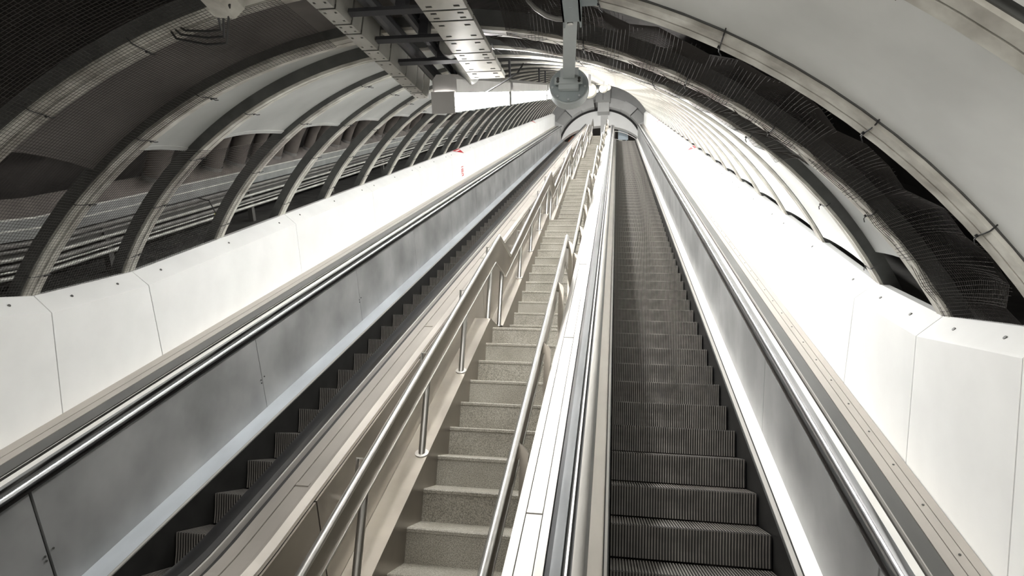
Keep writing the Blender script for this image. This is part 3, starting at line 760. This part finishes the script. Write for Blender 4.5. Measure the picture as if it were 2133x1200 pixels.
# ------------------------------------------------------------------ the service space beyond the left bays
dd = [5.63, 6.05, 6.56, 7.03, 7.46, 7.9, 8.34, 8.90, 9.28, 9.75, 10.29, 10.77, 11.2, 11.8, 12.3, 12.8, 13.4, 13.9, 14.5]
for i, s in enumerate(dd):
    r = .105 if i % 3 != 1 else .07
    pts = [TW(-4.47, s, 2.22), TW(-4.36, s, 2.45), TW(-4.18, s, 2.72), TW(-3.95, s, 2.97), TW(-3.65, s, 3.22), TW(-3.3, s, 3.42)]
    lab = f'{ORD[i]} dusty round duct hanging open-ended behind the left bays, from below' if i < 9 else 'dusty round duct hanging open-ended far behind the left bays'
    t = thing('hanging_duct', lab, 'duct', pts[0], None if i < 9 else 'far hanging ducts')
    mb = MB(); mb.tube(pts, r, 16, 0, False); part('shell', mb, M['duct'], t, True)
    a, b = pts[0], pts[1]; d = (b-a).normalized()
    mb = MB(); mb.tube([a-d*.012, a+d*.03], r*1.06, 16, 0, False); part('rim', mb, M['pipe_dark'], t, True)
    mb = MB(); mb.cyl(a+d*.05, a+d*.055, r*.97, 16); part('dark_mouth', mb, M['duct_in'], t)
LS = [-1.2, .1, .6, 1.0, 1.51, 2.43, 3.35, 4.27, 34]
def long_bar(name, prof, m, lab, cat, s0=-1.2, s1=34):
    ss = [s for s in LS if s0 <= s <= s1]
    mb = MB(); mb.loft([[TW(x, s, n) for x, n in prof] for s in ss]); return single(name, mb, M[m], lab, cat)
def long_pipe(lab, x, n, r, m, s0=-1.2, s1=30, wob=0):
    pts = [TW(x, s, n+(wob*(.5 if s > 3 else -.3))) for s in LS if s0 <= s <= s1]
    if pts[-1].y < 20: pts.append(TW(x, s1, n))
    return simple_tube('pipe', pts, r, m, lab, 'pipe', 8)
long_bar('backing_board', [(-4.56, 2.09), (-4.54, 2.09), (-4.58, 2.24), (-4.60, 2.24)], 'duct', 'dull brown board strip right below the open duct ends', 'board')
t = thing('cable_duct', 'broad grey cable duct running along the left service space', 'cable duct', TW(-4.5, .6, 2))
for nm, pr, m in (('body', [(-4.62, 1.925), (-4.5, 1.925), (-4.5, 2.085), (-4.62, 2.085)], 'greyband'), ('lid_edge', [(-4.505, 2.083), (-4.492, 2.083), (-4.492, 2.096), (-4.505, 2.096)], 'pipe'), ('seam_bead', [(-4.505, 2.0), (-4.492, 2.0), (-4.492, 2.012), (-4.505, 2.012)], 'pipe')):
    mb = MB(); mb.loft([[TW(x, s, n) for x, n in pr] for s in LS]); part(nm, mb, M[m], t)
long_pipe('dull pipe touching the underside of the grey cable duct', -4.5, 1.895, .022, 'pipe_dark')
long_pipe('thin dull pipe second below the grey cable duct', -4.5, 1.85, .014, 'pipe_dark')
long_pipe('bright pipe in the middle of the left pipe bundle', -4.5, 1.79, .017, 'pipe')
long_pipe('dull pipe between the two bright pipes on the left', -4.5, 1.735, .02, 'pipe_dark')
long_pipe('thin pale pipe just above the lowest bright pipe', -4.5, 1.70, .009, 'pipe')
long_pipe('lowest bright pipe of the left pipe bundle', -4.5, 1.655, .018, 'pipe')
long_bar('cable_ladder', [(-4.60, 1.77), (-4.58, 1.77), (-4.58, 1.88), (-4.60, 1.88)], 'ledge', 'dark ladder strip behind the left pipe bundle', 'ladder')
long_bar('service_ledge', [(-5.3, 1.36), (-3.83, 1.36), (-3.83, 1.44), (-5.3, 1.44)], 'ledge', 'dark ledge along the foot of the left service space', 'ledge')
long_bar('base_rail', [(-4.05, 1.44), (-3.99, 1.44), (-3.99, 1.50), (-4.05, 1.50)], 'ledge', 'dark low rail lying on the left service ledge', 'rail')
for i, s in enumerate((3.0, 5.0, 7.4, 9.8, 12.2)):
    mb = MB(); p = [(-4.62, 1.44), (-4.56, 1.44), (-4.56, 2.2), (-4.62, 2.2)]
    mb.loft([[TW(x, q, n) for x, n in p] for q in (s-.03, s+.03)]); single('support_post', mb, M['ledge'], f'{ORD[i]} dark support post behind the left pipe bundle', 'post')
mb = MB(); c = TW(-4.3, 6.26, 1.684); mb.box(c.x-.03, c.x+.03, c.y-.02, c.y-.012, c.z-.075, c.z+.075); single('yellow_tag', mb, M['yellow'], 'small yellow tag hanging in the left service space', 'tag')
mb = MB(); mb.tube([TW(-4.3, 6.25, 1.75), TW(-4.32, 6.2, 1.9), TW(-4.45, 6.2, 1.93)], .006, 6); single('tag_cord', mb, M['tie'], 'dark cord holding the small yellow tag', 'cord')
# right side service ledge
long_bar('service_ledge', [(1.78, 1.36), (3.0, 1.36), (3.0, 1.44), (1.78, 1.44)], 'ledge', 'dark ledge along the foot of the right service space', 'ledge')

# ------------------------------------------------------------------ nets tied under the ribs
def net(name, lab, s0, s1, a0, a1, cell, r, sag=.0, edge=None, seed=1):
    rnd = random.Random(seed); mb = MB()
    na = max(2, int((a1-a0)*PI/180*RR/cell)); nu = max(2, int((s1-s0)/cell*1.0))
    def P(u, a):
        lo = edge(a) if edge else 0.0
        uu = lo+(1-lo)*u; ar = math.radians(a); rad = RR-.014+sag*math.sin(PI*uu)+.012*math.sin(a*1.7+uu*5)*bool(sag)
        return TW(XC+rad*math.sin(ar), s0+(s1-s0)*uu, rad*math.cos(ar))
    def line(pts):
        rings = []
        for i, p in enumerate(pts):
            d = (pts[min(i+1, len(pts)-1)]-pts[max(i-1, 0)]).normalized(); u = d.orthogonal().normalized(); v = d.cross(u)
            rings.append([p+(u*math.cos(2*PI*j/3)+v*math.sin(2*PI*j/3))*r for j in range(3)])
        mb.loft(rings, 0, True, False)
    for i in range(na+1): line([P(k/5, a0+(a1-a0)*i/na) for k in range(6)])
    for k in range(nu+1): line([P(k/nu, a0+(a1-a0)*i/22) for i in range(23)])
    o = single(name, mb, M['net'], lab, 'net'); o['kind'] = 'stuff'; return o
net('safety_net', 'fine dark safety net across the broad bay at upper left', 1.52, 2.43, -60, -16, .022, .0011)
net('safety_net', 'fine dark safety net across the left bay beside the first kink', 2.43, 3.35, -60, -10, .022, .0011)
net('safety_net', 'fine dark safety net across the left bay between the two kinks', 3.35, 4.27, -60, -36, .024, .0011)
net('safety_net', 'fine dark safety net across the first full left bay on the slope', 4.27, 5.482, -60, -36, .026, .0011)
def loose(a):
    return max(0.0, .42*abs(math.sin((a-14)*PI/19.0))**.8*(.75+.25*math.sin(a)))
net('safety_net', 'black safety net sagging loose from the broad rib on the right', 2.47, 3.33, 8, 60, .020, .0016, .05, loose, 3)
net('safety_net', 'dark safety net in the right bay between the two kinks', 3.37, 4.25, 6, 40, .024, .0011, .02)

# ------------------------------------------------------------------ the arched portal at the upper landing
PYO = 36.4; PC = (-.95, TOP.z-.15+.30)
t = thing('portal_arch', 'grey block arch framing the upper landing, where the tunnel ends', 'arch', (PC[0], PYO, TOP.z))
def arc_block(mb, cx, cz, r0, r1, a0, a1, y0, y1, n=6):
    rings = []
    for i in range(n+1):
        a = math.radians(a0+(a1-a0)*i/n); rings.append([Vector((cx+r*math.sin(a), y, cz+r*math.cos(a))) for r, y in ((r0, y0), (r1, y0), (r1, y1), (r0, y1))])
    mb.loft(rings)
aa = [-96, -78, -60, -43, -27, -9, 9, 27, 43, 60, 78, 96]
for i, (a, b) in enumerate(zip(aa[:-1], aa[1:])):
    if a == -9: continue
    mb = MB(); arc_block(mb, PC[0], PC[1], 2.62, 3.22, a+.25, b-.25, PYO-.25-(.12 if i % 2 else 0), PYO+.3); part('block', mb, M['portal' if i not in (2, 8) else 'portal_d'], t)
mb = MB(); arc_block(mb, PC[0], PC[1], 2.5, 2.64, -96, 96, PYO+.05, PYO+.35, 40); part('dark_reveal', mb, M['slot'], t)
mb = MB(); cx, cz = PC; n = 40; rings = []
for i in range(n+1):
    a = math.radians(-92+184*i/n); po = Vector((cx+2.56*math.sin(a), 0, cz+2.56*math.cos(a)))
    x = po.x; zi = TOP.z-.2+2.35*math.sqrt(max(0, 1-((x-cx)/2.75)**2))*.78
    zi = min(zi, po.z-.02)
    rings.append([Vector((po.x, PYO+.1, po.z)), Vector((po.x, PYO+.4, po.z)), Vector((x, PYO+.4, zi)), Vector((x, PYO+.1, zi))])
mb.loft(rings); part('white_lunette', mb, M['portal_w'], t)
mb = MB(); arc_block(mb, PC[0], PC[1], 3.2, 4.4, -96, 96, PYO-.1, PYO+.3, 40); part('end_ring', mb, M['portal_d'], t)
t2 = thing('pillar', 'grey boxed pillar in the middle of the upper arch', 'pillar', (-.76, 36.3, TOP.z))
mb = MB(); mb.box(-.97, -.53, 36.45, 36.85, TOP.z-.02, TOP.z+2.6); part('shaft', mb, M['portal'], t2)
mb = MB(); mb.box(-1.16, -.46, 36.0, 36.5, TOP.z+2.33, TOP.z+2.95); part('collar_box', mb, M['portal'], t2)
mb = MB(); mb.box(-1.30, -.40, 35.95, 36.6, TOP.z+2.95, TOP.z+4.3); part('head_box', mb, M['portal_d'], t2)
mb = MB(); mb.box(-.86, -.84, 35.94, 35.95, TOP.z+3.1, TOP.z+4.2); part('seam', mb, M['slot'], t2)
mb = MB(); mb.box(.12, .74, 37.5, 37.56, TOP.z+1.15, TOP.z+2.0); mb.box(.2, .25, 37.5, 37.55, TOP.z-.02, TOP.z+1.16); mb.box(.61, .66, 37.5, 37.55, TOP.z-.02, TOP.z+1.16); single('notice_board', mb, M['bluesign'], 'pale blue board under the upper arch, right of the pillar', 'board')
for i, pts in enumerate((((-.1, 1.5), (.25, 1.45), (.6, 1.33), (.95, 1.13), (1.38, .82)), ((0, .95), (.35, .85), (.7, .62), (.9, .40)))):
    t4 = thing('hand_rail', ['upper', 'lower'][i]+' thin pale curved rail across the upper landing at right', 'rail', (.5, 37, TOP.z))
    mb = MB(); mb.tube([Vector((x, 37.0, TOP.z+z)) for x, z in pts], .025, 8); part('bar', mb, M['pipe'], t4, True)
    for x, z in (pts[0], pts[-1]): mb = MB(); mb.cyl((x, 37.0, TOP.z-.02), (x, 37.0, TOP.z+z), .02, 8); part('post', mb, M['pipe'], t4, True)
t3 = thing('barrier_rail', 'thin pale two-bar rail at the stair head left of the pillar', 'rail', (-1.4, 37.2, TOP.z))
for h in (.55, 1.0):
    mb = MB(); mb.tube([Vector((-1.9+1.0*k/6, 37.2, TOP.z+h)) for k in range(7)], .025, 8); part('bar', mb, M['pipe'], t3, True)
for x in (-1.9, -.9):
    mb = MB(); mb.cyl((x, 37.2, TOP.z-.02), (x, 37.2, TOP.z+1.0), .025, 8); part('post', mb, M['pipe'], t3, True)
mb = MB(); mb.tube([Vector((-3.0, 36.9, TOP.z+.2)), Vector((-2.9, 36.9, TOP.z+.75)), Vector((-2.65, 36.9, TOP.z+1.05)), Vector((-2.35, 36.9, TOP.z+1.0)), Vector((-2.2, 36.9, TOP.z+.6)), Vector((-2.3, 36.9, TOP.z+.1))], .11, 10); single('curved_barrier', mb, M['orange'], 'red-brown curved barrier at the head of the left escalator', 'barrier', None, True)
